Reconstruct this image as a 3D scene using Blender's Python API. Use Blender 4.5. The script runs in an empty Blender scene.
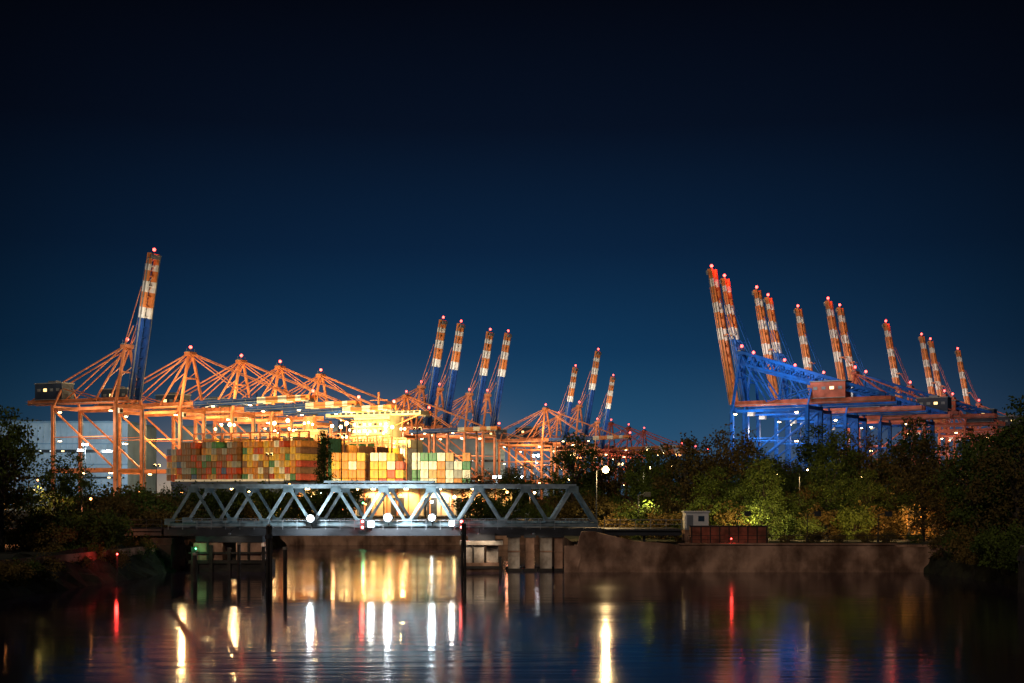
import bpy, math, random
from mathutils import Vector, Matrix
random.seed(7)
S = bpy.context.scene
COL = S.collection

# ------------------------------------------------------------ colour + materials
def lin(c):
    return tuple(((v/255)/12.92 if v/255 <= 0.04045 else ((v/255+0.055)/1.055)**2.4) for v in c)

def mat(name, col, rough=0.6, metal=0.0, var=0.3, scale=0.6, bump=0.0, spec=0.4, col2=None, detail=6, stain=False):
    m = bpy.data.materials.new(name); m.use_nodes = True
    nt = m.node_tree; b = nt.nodes["Principled BSDF"]
    b.inputs["Roughness"].default_value = rough
    b.inputs["Metallic"].default_value = metal
    b.inputs["Specular IOR Level"].default_value = spec
    tc = nt.nodes.new("ShaderNodeTexCoord")
    n = nt.nodes.new("ShaderNodeTexNoise"); n.inputs["Scale"].default_value = scale; n.inputs["Detail"].default_value = detail
    nt.links.new(tc.outputs["Object"], n.inputs["Vector"])
    r = nt.nodes.new("ShaderNodeValToRGB")
    c2 = col2 if col2 else tuple(v*(1-var) for v in col)
    c1 = tuple(min(1, v*(1+var*0.5)) for v in col)
    r.color_ramp.elements[0].position = 0.35; r.color_ramp.elements[0].color = (*c2, 1)
    r.color_ramp.elements[1].position = 0.65; r.color_ramp.elements[1].color = (*c1, 1)
    nt.links.new(n.outputs["Fac"], r.inputs["Fac"])
    out = r.outputs["Color"]
    if stain:   # runs of damp and rust down the face
        mp = nt.nodes.new("ShaderNodeMapping"); mp.inputs["Scale"].default_value = (.45,.45,.3)
        ns = nt.nodes.new("ShaderNodeTexNoise"); ns.inputs["Scale"].default_value = 1.0; ns.inputs["Detail"].default_value = 9; ns.inputs["Roughness"].default_value = .65
        rr = nt.nodes.new("ShaderNodeValToRGB"); rr.color_ramp.elements[0].position = .34; rr.color_ramp.elements[0].color = (.4,.33,.28,1)
        rr.color_ramp.elements[1].position = .6; rr.color_ramp.elements[1].color = (1,1,1,1)
        mx = nt.nodes.new("ShaderNodeMix"); mx.data_type = 'RGBA'; mx.blend_type = 'MULTIPLY'; mx.inputs['Factor'].default_value = 1
        nt.links.new(tc.outputs["Object"], mp.inputs["Vector"]); nt.links.new(mp.outputs["Vector"], ns.inputs["Vector"]); nt.links.new(ns.outputs["Fac"], rr.inputs["Fac"])
        nt.links.new(out, mx.inputs['A']); nt.links.new(rr.outputs["Color"], mx.inputs['B']); out = mx.outputs['Result']
    nt.links.new(out, b.inputs["Base Color"])
    if bump:
        bp = nt.nodes.new("ShaderNodeBump"); bp.inputs["Strength"].default_value = bump
        n2 = nt.nodes.new("ShaderNodeTexNoise"); n2.inputs["Scale"].default_value = scale*4
        nt.links.new(tc.outputs["Object"], n2.inputs["Vector"])
        nt.links.new(n2.outputs["Fac"], bp.inputs["Height"]); nt.links.new(bp.outputs["Normal"], b.inputs["Normal"])
    return m

def emis(name, col, strength):
    m = bpy.data.materials.new(name); m.use_nodes = True
    b = m.node_tree.nodes["Principled BSDF"]
    b.inputs["Base Color"].default_value = (0.8, 0.8, 0.8, 1)
    b.inputs["Emission Color"].default_value = (*col, 1)
    b.inputs["Emission Strength"].default_value = strength
    m.cycles.emission_sampling = 'NONE'
    return m

M = {}
M['orange'] = mat('orange_paint', (0.62, 0.215, 0.095), 0.5, 0, 0.3, 0.3)
M['boomorange'] = mat('boom_orange_paint', (0.72, 0.24, 0.07), 0.5, 0, 0.2, 0.3)
M['white'] = mat('white_paint', (0.78, 0.77, 0.74), 0.5, 0, 0.15, 0.3)
M['cream'] = mat('cream_paint', (0.55, 0.45, 0.28), 0.5, 0, 0.3, 0.2)
M['blue'] = mat('blue_paint', (0.004, 0.105, 0.50), 0.5, 0, 0.3, 0.3, spec=.2)
M['deepblue'] = mat('deep_blue_paint', (0.012, 0.055, 0.24), 0.5, 0, 0.3, 0.3, spec=.2)
M['navy'] = mat('navy_paint', (0.03, 0.045, 0.08), 0.5, 0, 0.3, 0.3)
M['red'] = mat('red_paint', (0.55, 0.13, 0.08), 0.5, 0, 0.35, 0.3)
M['dark'] = mat('dark_steel', (0.03, 0.033, 0.038), 0.6, 0.2, 0.4, 0.8)
M['grey'] = mat('grey_steel', (0.25, 0.27, 0.29), 0.55, 0.3, 0.3, 0.5)
M['teal'] = mat('bridge_paint', (0.15, 0.22, 0.245), 0.55, 0.1, 0.45, 1.1, bump=0.15)
M['tealight'] = mat('light_bridge_paint', (0.28, 0.36, 0.39), 0.55, 0.1, 0.4, 1.1, bump=0.1)
M['concrete'] = mat('weathered_concrete', (0.44, 0.26, 0.17), 0.9, 0, 0.6, 0.45, bump=0.4, col2=(0.25, 0.145, 0.095), stain=True)
M['palecon'] = mat('pale_concrete', (0.5, 0.43, 0.35), 0.9, 0, 0.5, 0.8, bump=0.3, stain=True)
M['timber'] = mat('wet_timber', (0.035, 0.028, 0.022), 0.8, 0, 0.5, 1.2, bump=0.4)
M['brick'] = mat('brown_boards', (0.26, 0.09, 0.05), 0.85, 0, 0.5, 1.0, bump=0.3)
M['bark'] = mat('bark', (0.06, 0.045, 0.03), 0.9, 0, 0.4, 2.0, bump=0.4)
M['facade'] = mat('facade_sheet', (0.20, 0.31, 0.43), 0.5, 0, 0.25, 0.08)
M['roofblue'] = mat('roof_sheet', (0.10, 0.20, 0.32), 0.5, 0, 0.2, 0.08)
M['hull'] = mat('hull_paint', (0.05, 0.07, 0.12), 0.5, 0, 0.3, 0.1)
M['glass'] = mat('window_glass', (0.03, 0.04, 0.05), 0.1, 0, 0.1, 1)
M['winlit'] = emis('lit_window', (1, 0.62, 0.2), 2.5)
M['wincool'] = emis('cool_lit_window', (.75, 0.95, .95), 1.2)
M['bulb_warm'] = emis('warm_bulb', (1, 0.64, 0.24), 30)
M['bulb_orange'] = emis('orange_bulb', (1, 0.33, 0.08), 12)
M['bulb_white'] = emis('white_bulb', (0.85, 0.95, 1), 35)
M['bulb_red'] = emis('red_bulb', (1, 0.05, 0.04), 9)
M['bulb_green'] = emis('green_bulb', (0.1, 1, 0.35), 6)

def leafmat(name, a, b):
    m = bpy.data.materials.new(name); m.use_nodes = True
    nt = m.node_tree; p = nt.nodes["Principled BSDF"]; p.inputs["Roughness"].default_value = 0.7
    p.inputs["Specular IOR Level"].default_value = 0.2
    g = nt.nodes.new("ShaderNodeNewGeometry"); oi = nt.nodes.new("ShaderNodeObjectInfo")
    ad = nt.nodes.new("ShaderNodeMath"); ad.operation = 'ADD'
    ml = nt.nodes.new("ShaderNodeMath"); ml.operation = 'MULTIPLY'; ml.inputs[1].default_value = 0.5
    m2 = nt.nodes.new("ShaderNodeMath"); m2.operation = 'MULTIPLY'; m2.inputs[1].default_value = 0.6
    nt.links.new(g.outputs["Random Per Island"], ml.inputs[0]); nt.links.new(oi.outputs["Random"], m2.inputs[0])
    nt.links.new(ml.outputs[0], ad.inputs[0]); nt.links.new(m2.outputs[0], ad.inputs[1])
    r = nt.nodes.new("ShaderNodeValToRGB"); r.color_ramp.elements[0].color = (*a, 1); r.color_ramp.elements[1].color = (*b, 1)
    nt.links.new(ad.outputs[0], r.inputs["Fac"]); nt.links.new(r.outputs["Color"], p.inputs["Base Color"])
    return m
M['leaf'] = leafmat('leaves_green', (0.03, 0.055, 0.010), (0.12, 0.16, 0.022))
M['leafbrown'] = leafmat('leaves_olive', (0.05, 0.042, 0.013), (0.20, 0.13, 0.03))

# ------------------------------------------------------------ mesh builder
class MB:
    def __init__(s): s.v = []; s.f = []; s.m = []; s.mats = []
    def mi(s, k):
        if k not in s.mats: s.mats.append(k)
        return s.mats.index(k)
    def hexa(s, pts, k):
        i = len(s.v); s.v += [tuple(p) for p in pts]; q = s.mi(k)
        for f in ((0,3,2,1),(4,5,6,7),(0,1,5,4),(1,2,6,5),(2,3,7,6),(3,0,4,7)):
            s.f.append(tuple(i+a for a in f)); s.m.append(q)
    def box(s, c, d, k):
        x, y, z = c; a, b, e = d[0]/2, d[1]/2, d[2]/2
        s.hexa([(x-a,y-b,z-e),(x+a,y-b,z-e),(x+a,y+b,z-e),(x-a,y+b,z-e),(x-a,y-b,z+e),(x+a,y-b,z+e),(x+a,y+b,z+e),(x-a,y+b,z+e)], k)
    def beam(s, p, q, w, h, k, w2=None, h2=None):
        p = Vector(p); q = Vector(q); d = (q-p).normalized()
        up = Vector((0,0,1)) if abs(d.z) < 0.95 else Vector((1,0,0))
        sx = d.cross(up).normalized(); sy = sx.cross(d).normalized()
        w2 = w2 or w; h2 = h2 or h
        P = [p+sx*a*w/2+sy*b*h/2 for a, b in ((-1,-1),(1,-1),(1,1),(-1,1))]
        Q = [q+sx*a*w2/2+sy*b*h2/2 for a, b in ((-1,-1),(1,-1),(1,1),(-1,1))]
        s.hexa(P+Q, k)
    def cyl(s, p, q, r, k, n=8, r2=None):
        p = Vector(p); q = Vector(q); d = (q-p).normalized(); r2 = r if r2 is None else r2
        up = Vector((0,0,1)) if abs(d.z) < 0.95 else Vector((1,0,0))
        sx = d.cross(up).normalized(); sy = sx.cross(d).normalized(); i = len(s.v); m = s.mi(k)
        for c, rr in ((p, r), (q, r2)):
            for a in range(n):
                t = 2*math.pi*a/n; s.v.append(tuple(c+sx*rr*math.cos(t)+sy*rr*math.sin(t)))
        for a in range(n):
            s.f.append((i+a, i+(a+1)%n, i+n+(a+1)%n, i+n+a)); s.m.append(m)
        s.f.append(tuple(i+a for a in range(n))[::-1]); s.m.append(m)
        s.f.append(tuple(i+n+a for a in range(n))); s.m.append(m)
    def ball(s, c, r, k, n=8):
        i = len(s.v); m = s.mi(k); R = n//2
        for a in range(R+1):
            for b in range(n):
                t = math.pi*a/R; u = 2*math.pi*b/n
                s.v.append((c[0]+r*math.sin(t)*math.cos(u), c[1]+r*math.sin(t)*math.sin(u), c[2]+r*math.cos(t)))
        for a in range(R):
            for b in range(n):
                s.f.append((i+a*n+b, i+(a+1)*n+b, i+(a+1)*n+(b+1)%n, i+a*n+(b+1)%n)); s.m.append(m)
    def prism(s, poly, z0, z1, k, kside=None):
        n = len(poly); i = len(s.v); m = s.mi(k); ms = s.mi(kside or k)
        s.v += [(x, y, z0) for x, y in poly] + [(x, y, z1) for x, y in poly]
        s.f.append(tuple(i+n+a for a in range(n))); s.m.append(m)
        s.f.append(tuple(i+a for a in range(n))[::-1]); s.m.append(m)
        for a in range(n):
            s.f.append((i+a, i+(a+1)%n, i+n+(a+1)%n, i+n+a)); s.m.append(ms)
    def mesh(s, name):
        me = bpy.data.meshes.new(name); me.from_pydata(s.v, [], s.f)
        for k in s.mats: me.materials.append(M[k])
        me.polygons.foreach_set("material_index", s.m); me.update()
        return me

def obj(name, data=None, parent=None, loc=(0,0,0), rot=(0,0,0), sc=(1,1,1), label=None, cat=None, group=None, kind=None):
    o = bpy.data.objects.new(name, data); COL.objects.link(o)
    if parent: o.parent = parent
    o.location = loc; o.rotation_euler = rot; o.scale = sc
    if label: o["label"] = label
    if cat: o["category"] = cat
    if group: o["group"] = group
    if kind: o["kind"] = kind
    return o

LD = {}
def plight(parent, loc, power, col, rad=0.5, name='lamp_light'):
    key = (power, col, rad)
    if key not in LD:
        l = bpy.data.lights.new('lamp_light', 'POINT'); l.energy = power; l.color = col; l.shadow_soft_size = rad; LD[key] = l
    return obj(name, LD[key], parent, loc)
def slight(parent, loc, power, col, tilt=0, half=68, rad=.4, turn=0, aim=None):
    """shaded lamp: spot shining down, tilted away from its hood, or aimed along a vector"""
    key = (power, col, rad, half)
    if key not in LD:
        l = bpy.data.lights.new('lamp_light', 'SPOT'); l.energy = power; l.color = col; l.shadow_soft_size = rad
        l.spot_size = math.radians(2*half); l.spot_blend = .35; LD[key] = l
    rot = (math.radians(tilt),0,math.radians(turn)) if aim is None else tuple(Vector(aim).to_track_quat('-Z','Y').to_euler())
    return obj('lamp_light', LD[key], parent, loc, rot)

# ------------------------------------------------------------ container cranes
G = 38.0; HW = 9.0
def crane_meshes(style, long_back=False):
    leg, frame, girder, bm1 = style
    BR = 38 if long_back else 22
    R = {}
    b = MB(); b.beam((0,0,2.5),(0,0,48),1.5,1.5,leg)
    b.box((0,0,1.8),(2.0,6,1.4),'dark')
    for y in (-2.2,-0.8,0.8,2.2): b.cyl((-0.5,y,0.6),(0.5,y,0.6),0.6,'dark')
    b.beam((.85,0,4),(.85,0,46),.2,1.0,'grey' if leg != 'blue' else 'blue')
    R['leg'] = b.mesh('leg')
    b = MB()
    for x in (0,-G):
        b.beam((x,-HW,3.4),(x,HW,3.4),1.2,1.6,frame)
        b.beam((x,-HW,47),(x,HW,47),1.2,1.7,frame)
        b.beam((x,-HW,17),(x,HW,17),1.0,1.4,frame)
    for y in (-HW,HW):
        b.beam((0,y,17.5),(-G,y,17.5),1.1,1.7,frame)
        b.beam((0,y,46.2),(-G,y,46.2),.9,1.3,frame)
        b.beam((-.5,y,18),(-G+.5,y,45.8),.7,.7,frame)
        b.beam((0,y,33),(-G,y,33),.4,.4,frame)
    R['portal_frame'] = b.mesh('portal_frame')
    b = MB()
    for y in (-2.6,2.6): b.beam((3,y,50.2),(-G-BR,y,50.2),1.2,2.3,girder)
    for i in range(int((G+BR)/5)): b.beam((1-i*5,-2.6,50.2),(1-i*5,2.6,50.2),.5,.8,girder)
    for y in (-4.2,4.2):
        b.beam((3,y,49.4),(-G-BR,y,49.4),1.2,.15,'grey'); b.beam((3,y*1.14,50.6),(-G-BR,y*1.14,50.6),.1,.1,girder)
        for i in range(10): b.beam((1-i*6.5,y*.5,49.4),(1-i*6.5,y*1.14,49.4),.15,.15,girder); b.beam((1-i*6.5,y*1.14,49.4),(1-i*6.5,y*1.14,50.6),.1,.1,girder)
    R['main_girder'] = b.mesh('main_girder')
    b = MB()
    for sgn in (-1,1):
        b.beam((0,sgn*HW,47),(-1,sgn*1.6,74.6),1.1,1.1,frame)
        b.beam((-G,sgn*HW,47),(-G,sgn*3,57),.8,.8,frame)
        b.beam((-1,sgn*1.6,74),(-16,sgn*4.6,50.5),.7,.7,frame)
        b.beam((-G,sgn*3,56.6),(-16,sgn*4.6,50.5),.4,.4,frame)
        b.beam((-.9,sgn*3.4,66),(-9,sgn*3.2,61),.35,.35,frame)
    b.beam((-.6,-4.6,63),(-.6,4.6,63),.7,.7,frame); b.beam((-G,-3,56.8),(-G,3,56.8),.7,.7,frame)
    b.box((-1,0,75),(3.4,5.6,1.8),frame); b.box((-1,0,76),(1.6,6.4,.5),'grey')
    for sgn in (-1,1): b.beam((-1,sgn*3,76),(-1,sgn*3,77.8),.12,.12,'grey')
    R['a_frame'] = b.mesh('a_frame')
    b = MB()
    if long_back:
        for y in (-2.2,2.2):
            p0, p1 = Vector((-1,y,75.5)), Vector((-G-BR+3,y,52)); q0, q1 = Vector((-2,y,69.5)), Vector((-G-BR+10,y,51.5))
            b.beam(p0,p1,1.3,1.3,frame); b.beam(q0,q1,1.1,1.1,frame); nn = 14
            for i in range(nn):
                a0 = p0.lerp(p1,i/nn); c0 = q0.lerp(q1,(i+.5)/nn); a1 = p0.lerp(p1,(i+1)/nn)
                b.beam(a0,c0,.5,.5,frame); b.beam(c0,a1,.5,.5,frame)
        for i in range(10):
            a0 = Vector((-1,0,75.5)).lerp(Vector((-G-BR+3,0,52)),(i+.5)/10); b.beam(a0-Vector((0,2.2,0)),a0+Vector((0,2.2,0)),.4,.4,frame)
    else:
        for y in (-2.6,2.6):
            b.beam((-1,y*.8,75),(-G-20,y,51.3),.5,.5,frame)
            b.beam((-1,y*.8,75),(-G+2,y,51.3),.42,.42,frame)
    R['back_stay'] = b.mesh('back_stay')
    b = MB(); O = 'boomorange'
    if bm1 == 'blue': cols = [('blue',0,36),('white',36,42),(O,42,49),('white',49,54),(O,54,61),('white',61,64),(O,64,68)]
    elif bm1 == 'deepblue': cols = [('deepblue',0,38),('white',38,43),(O,43,50),('white',50,55),(O,55,60),('white',60,63),(O,63,68)]
    else: cols = [(O,0,32),('white',32,38),(O,38,46),('white',46,51),(O,51,59),('white',59,63),(O,63,68)]
    for k, a, c in cols:
        for y in (-2.4,2.4): b.beam((a,y,0),(c,y,0),1.2,2.8 if c < 60 else 2.4,k)
    for i in range(15):
        x = 1+i*4.7; kk = [k for k,a,c in cols if a <= x < c or c == 68][0]
        b.beam((x,-2.4,0),(x,2.4,0),.5,.8,kk)
        if i < 14: b.beam((x,-1.9,0.3),(x+4.7,1.9,.3),.25,.25,kk)
    for y in (-3.9,3.9):
        b.beam((0,y,-.6),(66,y,-.6),.9,.12,'grey')
        for i in range(9): b.beam((2+i*7.6,y*.6,-.6),(2+i*7.6,y*1.1,-.6),.15,.15,'grey'); b.beam((2+i*7.6,y*1.1,-.6),(2+i*7.6,y*1.1,.6),.1,.1,'grey')
        b.beam((2,y*1.1,.6),(63,y*1.1,.6),.08,.08,'grey')
    b.beam((34,-2.4,1),(34,-2.4,4),.5,.5,cols[0][0]); b.beam((34,2.4,1),(34,2.4,4),.5,.5,cols[0][0])
    b.box((66.5,0,-1.2),(2,6,1.6),'grey')
    R['boom'] = b.mesh('boom')
    ang = math.radians(80)
    def bp(t): return (3+t*math.cos(ang)-4*math.sin(ang), 50.2+t*math.sin(ang)+4*math.cos(ang))
    b = MB()
    for y in (-1,1):
        x, z = bp(34); b.beam((-1,y*2,75),(x,y*2.4,z),.35,.35,frame)
        x, z = bp(52); b.beam((-1,y*2,75.5),(x+1.5,y*2.4,z),.25,.25,frame)
    R['stay_up'] = b.mesh('boom_stay')
    b = MB()
    for y in (-1,1):
        b.beam((-1,y*2,75),(3+33,y*2.4,51.5),.45,.45,frame)
        b.beam((-1,y*2,75.5),(3+60,y*2.4,51.5),.45,.45,frame)
    R['stay_down'] = b.mesh('boom_stay')
    b = MB(); hx = -G-8; mk = 'navy' if leg != 'blue' else ('red' if girder == 'red' else 'white')
    b.box((hx,0,55.2),(17,8,7.6),mk); b.box((hx,0,59.2),(17.6,8.6,.5),'grey')
    for i in range(4):
        for sg in (-4.03,4.03): b.box((hx-6+i*4,sg,56),(2,.12,1.4),'winlit' if i == 1 else 'grey')
    b.box((hx,0,59.9),(5,3,1.2),'grey'); b.box((hx,0,51.4),(17.5,9,.3),'grey')
    R['machinery_house'] = b.mesh('machinery_house')
    b = MB(); b.box((-6,0,45.6),(3,2.4,2.8),'white'); b.box((-4.46,0,45.2),(.12,2,1.6),'glass'); b.box((-6,0,47.3),(4.5,3.6,.7),'dark')
    R['operator_cab'] = b.mesh('operator_cab')
    b = MB(); b.box((0,0,.1),(1.2,.8,.7),'dark'); b.box((0,0,-.35),(1.2,.9,.4),'bulb_warm')
    R['floodlight'] = b.mesh('floodlight')
    b = MB(); b.cyl((0,0,-1.2),(0,0,0),.12,'grey'); b.ball((0,0,.4),.8,'bulb_red'); R['warning_lamp'] = b.mesh('warning_lamp')
    b = MB()
    for x in (-1.1,1.1):
        for y in (-2,2): b.beam((20+x,y,26.6),(20+x,y,49),.12,.12,'dark')
    b.box((20,0,26.5),(2.4,12,.8),'red'); b.box((20,0,49.2),(4,5,1),'dark')
    R['spreader'] = b.mesh('spreader')
    return R
styles = {
 'A': crane_meshes(('orange','orange','orange','deepblue')),
 'B': crane_meshes(('blue','blue','red','orange'),True),
 'C': crane_meshes(('blue','blue','blue','blue'),True),
 'D': crane_meshes(('red','red','red','orange')),
}
styles['E'] = styles['A']
def crane(style, x, y, rz, up, sc=1.0, label='', group='', light=20000, lcol=(1,.66,.3), tip=True, zg=3.2, top=None, redp=800, topc=(1,.84,.66)):
    sc *= .912
    R = styles[style]; a = math.radians(80)
    if up and tip:
        off = (3+68*math.cos(a))*sc
        x -= off*math.cos(rz); y -= off*math.sin(rz)
    root = obj('container_crane', None, None, (x,y,zg), (0,0,rz), (sc,)*3, label, 'crane', group)
    for lx in (0,-G):
        for ly in (-HW,HW): obj('leg', R['leg'], root, (lx,ly,0))
    for k in ('portal_frame','main_girder','a_frame','back_stay','machinery_house','operator_cab'):
        obj(k, R[k], root)
    fl = -1 if rz < 0 else 1
    for lx,lz in ((-2,45),(-33,45),(-18,16.3),(-2,16.3),(-33,31.5)): obj('floodlight', R['floodlight'], root, (lx,fl*(HW+.9),lz))
    bo = obj('boom', R['boom'], root, (3,0,50.2), (0,-a if up else -0.02,0))
    obj('boom_stay', R['stay_up' if up else 'stay_down'], root)
    if not up:
        obj('spreader', R['spreader'], root)
        for lx in (16,38): obj('floodlight', R['floodlight'], root, (lx,fl*4.2,49))
    w = obj('warning_lamp', R['warning_lamp'], bo, (68,0,2.7)); 
    w.rotation_euler = (0, a if up else 0, 0)
    if up: w.location = (69.4,0,0)
    obj('warning_lamp', R['warning_lamp'], root, (-1,0,78))
    if up and redp: plight(bo, (68.5,0,4.5), redp, (1,.05,.04), .8)
    if light:
        plight(root, (-12,fl*(HW+6),38), light, lcol, .8)
        if style in 'BC' and light > 6000: slight(root, (-30,fl*24,74), light*2.2, (.9,.92,1), half=60, rad=.8, aim=(0,-fl*24,-12))
    if top and up: slight(root, (22,fl*19,82), top, topc, half=62, rad=.8, aim=(-11,-fl*19,4))  # added spot floating off the crane, lights the raised boom
    elif top: plight(root, (4,fl*13,60), top, lcol, .8)
    return root
RL = math.radians(-26.3); RR = math.radians(147.3)
gl = 'orange container cranes along the basin quay'; gr = 'blue and orange container cranes along the opposite quay'
lu = 'orange container crane with striped blue boom raised upright'
ld = 'orange container crane with boom lowered over the moored ship'
crane('A',-150.6,598,RL,True,1,'tallest orange container crane, dark blue boom raised, white stripes',gl,14000,(1,.75,.5),top=20000)
for x,y,s in ((-143,636,1),(-127.5,674,1),(-114,704,1),(-98,735,.98),(-58,790,.88),(23.3,950,.92)):
    crane('A',x,y,RL,False,s,ld,gl,36000 if y<760 else 24000,(1,.68,.28),top=12000)
for x,y,s in ((-40,825,1),(-30.6,852,1.01),(-13.7,885,1),(-2.6,912,1.02),(43,965,.86),(60.8,1005,1),(74,1042,.86)):
    crane('E',x,y,RL,True,s,lu,gl,16000,(1,.72,.42),top=22000,redp=0)
for x,y,s in ((88,1250,1),(110,1330,1),(131,1400,1)):
    crane('D',x,y,RL,False,s,'distant red container crane with lowered boom on the quay',gl,16000,(1,.5,.3))
rc = [('C',90,640,1),('C',100,668,1),('B',121.5,705,1),('C',132,732,1),('B',156,775,1),('D',178,800,1.07),('B',191,828,1.07),('D',231,878,1.04),('D',268,930,1.02),('D',282,958,1.02),('D',313.6,1000,1)]
for i,(st,x,y,s) in enumerate(rc):
    crane('B' if i==0 else st,x,y,RR,True,s,'blue container crane with orange and white boom raised' if st!='D' else 'red container crane with striped boom raised upright',gr,(10000,9000,9000,5500,4000,5500,2500,5500,5500,5500,5500)[i],(.95,.88,.85) if i < 5 else (1,.7,.6),top=15000,redp=3500 if i<2 else (1000 if i in (3,5,7) else 0),topc=(1,.74,.62))

# ------------------------------------------------------------ terrain, water
M['ground'] = mat('dark_ground', (0.05,0.048,0.035), 0.9, 0, 0.5, 0.08, bump=0.3, col2=(0.02,0.028,0.012))
M['grass'] = mat('bank_grass', (0.028,0.03,0.012), 0.95, 0, 0.5, 0.8, bump=0.6, col2=(0.01,0.01,0.006))
land = MB()
nearp = [(-3000,20),(-55,20),(-50,80),(-44.5,112),(-41,135),(-39.5,152),(-40,175),(-40,240),(6,245),(7,175),(7,158.0),(46.5,158.0),(49.2,135),(51,110),(59,70),(65,20),(3000,20),(3000,575),(50,575),(-172,575),(-3000,575)]
land.prism(nearp, -4, 3.0, 'ground', 'concrete')
qd = (math.cos(math.radians(63.7)), math.sin(math.radians(63.7)))
land.prism([(-172,575),(-172+qd[0]*930,575+qd[1]*930),(-3000,1409),(-3000,575)], -4, 3.0, 'ground', 'concrete')
land.prism([(50,575),(3000,575),(3000,1409),(560,1409)], -4, 3.0, 'ground','concrete')
land.prism([(-3000,1409),(3000,1409),(6000,9000),(-6000,9000)], -4, 3.0, 'ground','concrete')
obj('ground', land.mesh('ground'), kind='structure')
def slope(path, side):
    b = MB(); g = b.mi('grass'); rows = 6; pts = []; P = []
    for (x0,y0),(x1,y1) in zip(path[:-1],path[1:]):
        n = max(1,int(abs(y1-y0)/1.6))
        for i in range(n): pts.append((x0+(x1-x0)*i/n, y0+(y1-y0)*i/n))
    pts.append(path[-1])
    for x,y in pts:
        for r in range(rows+1):
            t = r/rows; P.append((x+side*(t*3.0-.6)+random.uniform(-.35,.35), y, 3.2-t*4.0+random.uniform(-.3,.3)))
    b.v = P
    for i in range(len(pts)-1):
        for r in range(rows):
            a = i*(rows+1)+r; b.f.append((a,a+1,a+rows+2,a+rows+1)); b.m.append(g)
    obj('bank', b.mesh('bank'), kind='structure')
slope([(-55,20),(-50,80),(-44.5,112),(-41,135),(-39.5,152),(-40,175),(-40,240)],1)
slope([(46.8,157),(49.2,135),(51,110),(59,70),(65,20)],-1)

wm = bpy.data.materials.new('harbour_water'); wm.use_nodes = True
nt = wm.node_tree; p = nt.nodes['Principled BSDF']
p.inputs['Base Color'].default_value = (0.022,0.015,0.032,1); p.inputs['IOR'].default_value = 1.33
p.inputs['Specular IOR Level'].default_value = 0.5
tc = nt.nodes.new('ShaderNodeTexCoord'); mp = nt.nodes.new('ShaderNodeMapping'); mp.inputs['Scale'].default_value = (0.12,0.6,1)
n = nt.nodes.new('ShaderNodeTexNoise'); n.inputs['Scale'].default_value = 1.0; n.inputs['Detail'].default_value = 4
bp_ = nt.nodes.new('ShaderNodeBump'); bp_.inputs['Strength'].default_value = 0.2; bp_.inputs['Distance'].default_value = 0.1
nt.links.new(tc.outputs['Object'], mp.inputs['Vector']); nt.links.new(mp.outputs['Vector'], n.inputs['Vector'])
nt.links.new(n.outputs['Fac'], bp_.inputs['Height']); nt.links.new(bp_.outputs['Normal'], p.inputs['Normal'])
n2 = nt.nodes.new('ShaderNodeTexNoise'); n2.inputs['Scale'].default_value = 0.12
mr = nt.nodes.new('ShaderNodeMapRange'); mr.inputs['From Min'].default_value = .3; mr.inputs['From Max'].default_value = .7; mr.inputs['To Min'].default_value = 0.06; mr.inputs['To Max'].default_value = 0.14
nt.links.new(mp.outputs['Vector'], n2.inputs['Vector']); nt.links.new(n2.outputs['Fac'], mr.inputs['Value']); nt.links.new(mr.outputs['Result'], p.inputs['Roughness'])
M['water'] = wm
b = MB(); b.v = [(-4000,-50,0),(4000,-50,0),(4000,4000,0),(-4000,4000,0)]; b.f = [(0,1,2,3)]; b.m = [b.mi('water')]
obj('water', b.mesh('water'), kind='structure')

# ------------------------------------------------------------ truss bridge
X0, X1, ZB, ZT = -38.5, 9.6, 5.2, 9.5; N = 9; dx = (X1-X0)/N; BW = 8.6
root = obj('truss_bridge', None, None, (X0,160,0), label='blue grey steel truss bridge across the water', cat='bridge')
def tr(yy):
    b = MB()
    b.beam((0,yy,ZB),(N*dx,yy,ZB),.42,.42,'teal')
    b.beam((dx/2-.3,yy,ZT),(N*dx-dx/2+.3,yy,ZT),.46,.46,'tealight')
    for i in range(N):
        b.beam((i*dx,yy,ZB),(i*dx+dx/2,yy,ZT),.34,.32,'tealight'); b.beam((i*dx+dx/2,yy,ZT),((i+1)*dx,yy,ZB),.34,.32,'teal')
        b.box((i*dx+dx/2,yy,ZT-.35),(1.1,.5,.7),'teal')
        b.box((i*dx,yy,ZB+.3),(1.1,.5,.7),'teal')
    return b.mesh('truss')
obj('truss', tr(0), root); obj('truss', tr(BW), root)
b = MB()
for i in range(N):
    x = i*dx+dx/2; b.beam((x,0,ZT),(x,BW,ZT),.3,.4,'teal')
    if i < N-1: b.beam((x,0,ZT),(x+dx,BW,ZT),.15,.15,'teal'); b.beam((x+dx,0,ZT-.05),(x,BW,ZT-.05),.15,.15,'teal')
obj('top_bracing', b.mesh('top_bracing'), root)
b = MB()
b.box((N*dx/2,BW/2,4.6),(N*dx+1,BW+1.2,.4),'dark'); b.box((N*dx/2,-.6,4.3),(N*dx+1,.3,.7),'dark'); b.box((N*dx/2,BW+.6,4.3),(N*dx+1,.3,.7),'dark')
for i in range(24): b.box((1+i*2,BW/2,4.2),(.3,BW+1.2,.5),'dark')
for i in range(4): b.box((N*dx/2,2.9+i*.93,4.86),(N*dx+1,.08,.16),'grey')
obj('deck', b.mesh('deck'), root)
b = MB()
b.box((23.6,.2,ZT+.5),(12.4,1.3,.22),'tealight')
for x in (18,22,26,29.3): b.box((x,.1,ZT+.3),(.3,.5,.3),'teal')
obj('walkway', b.mesh('walkway'), root)
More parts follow.
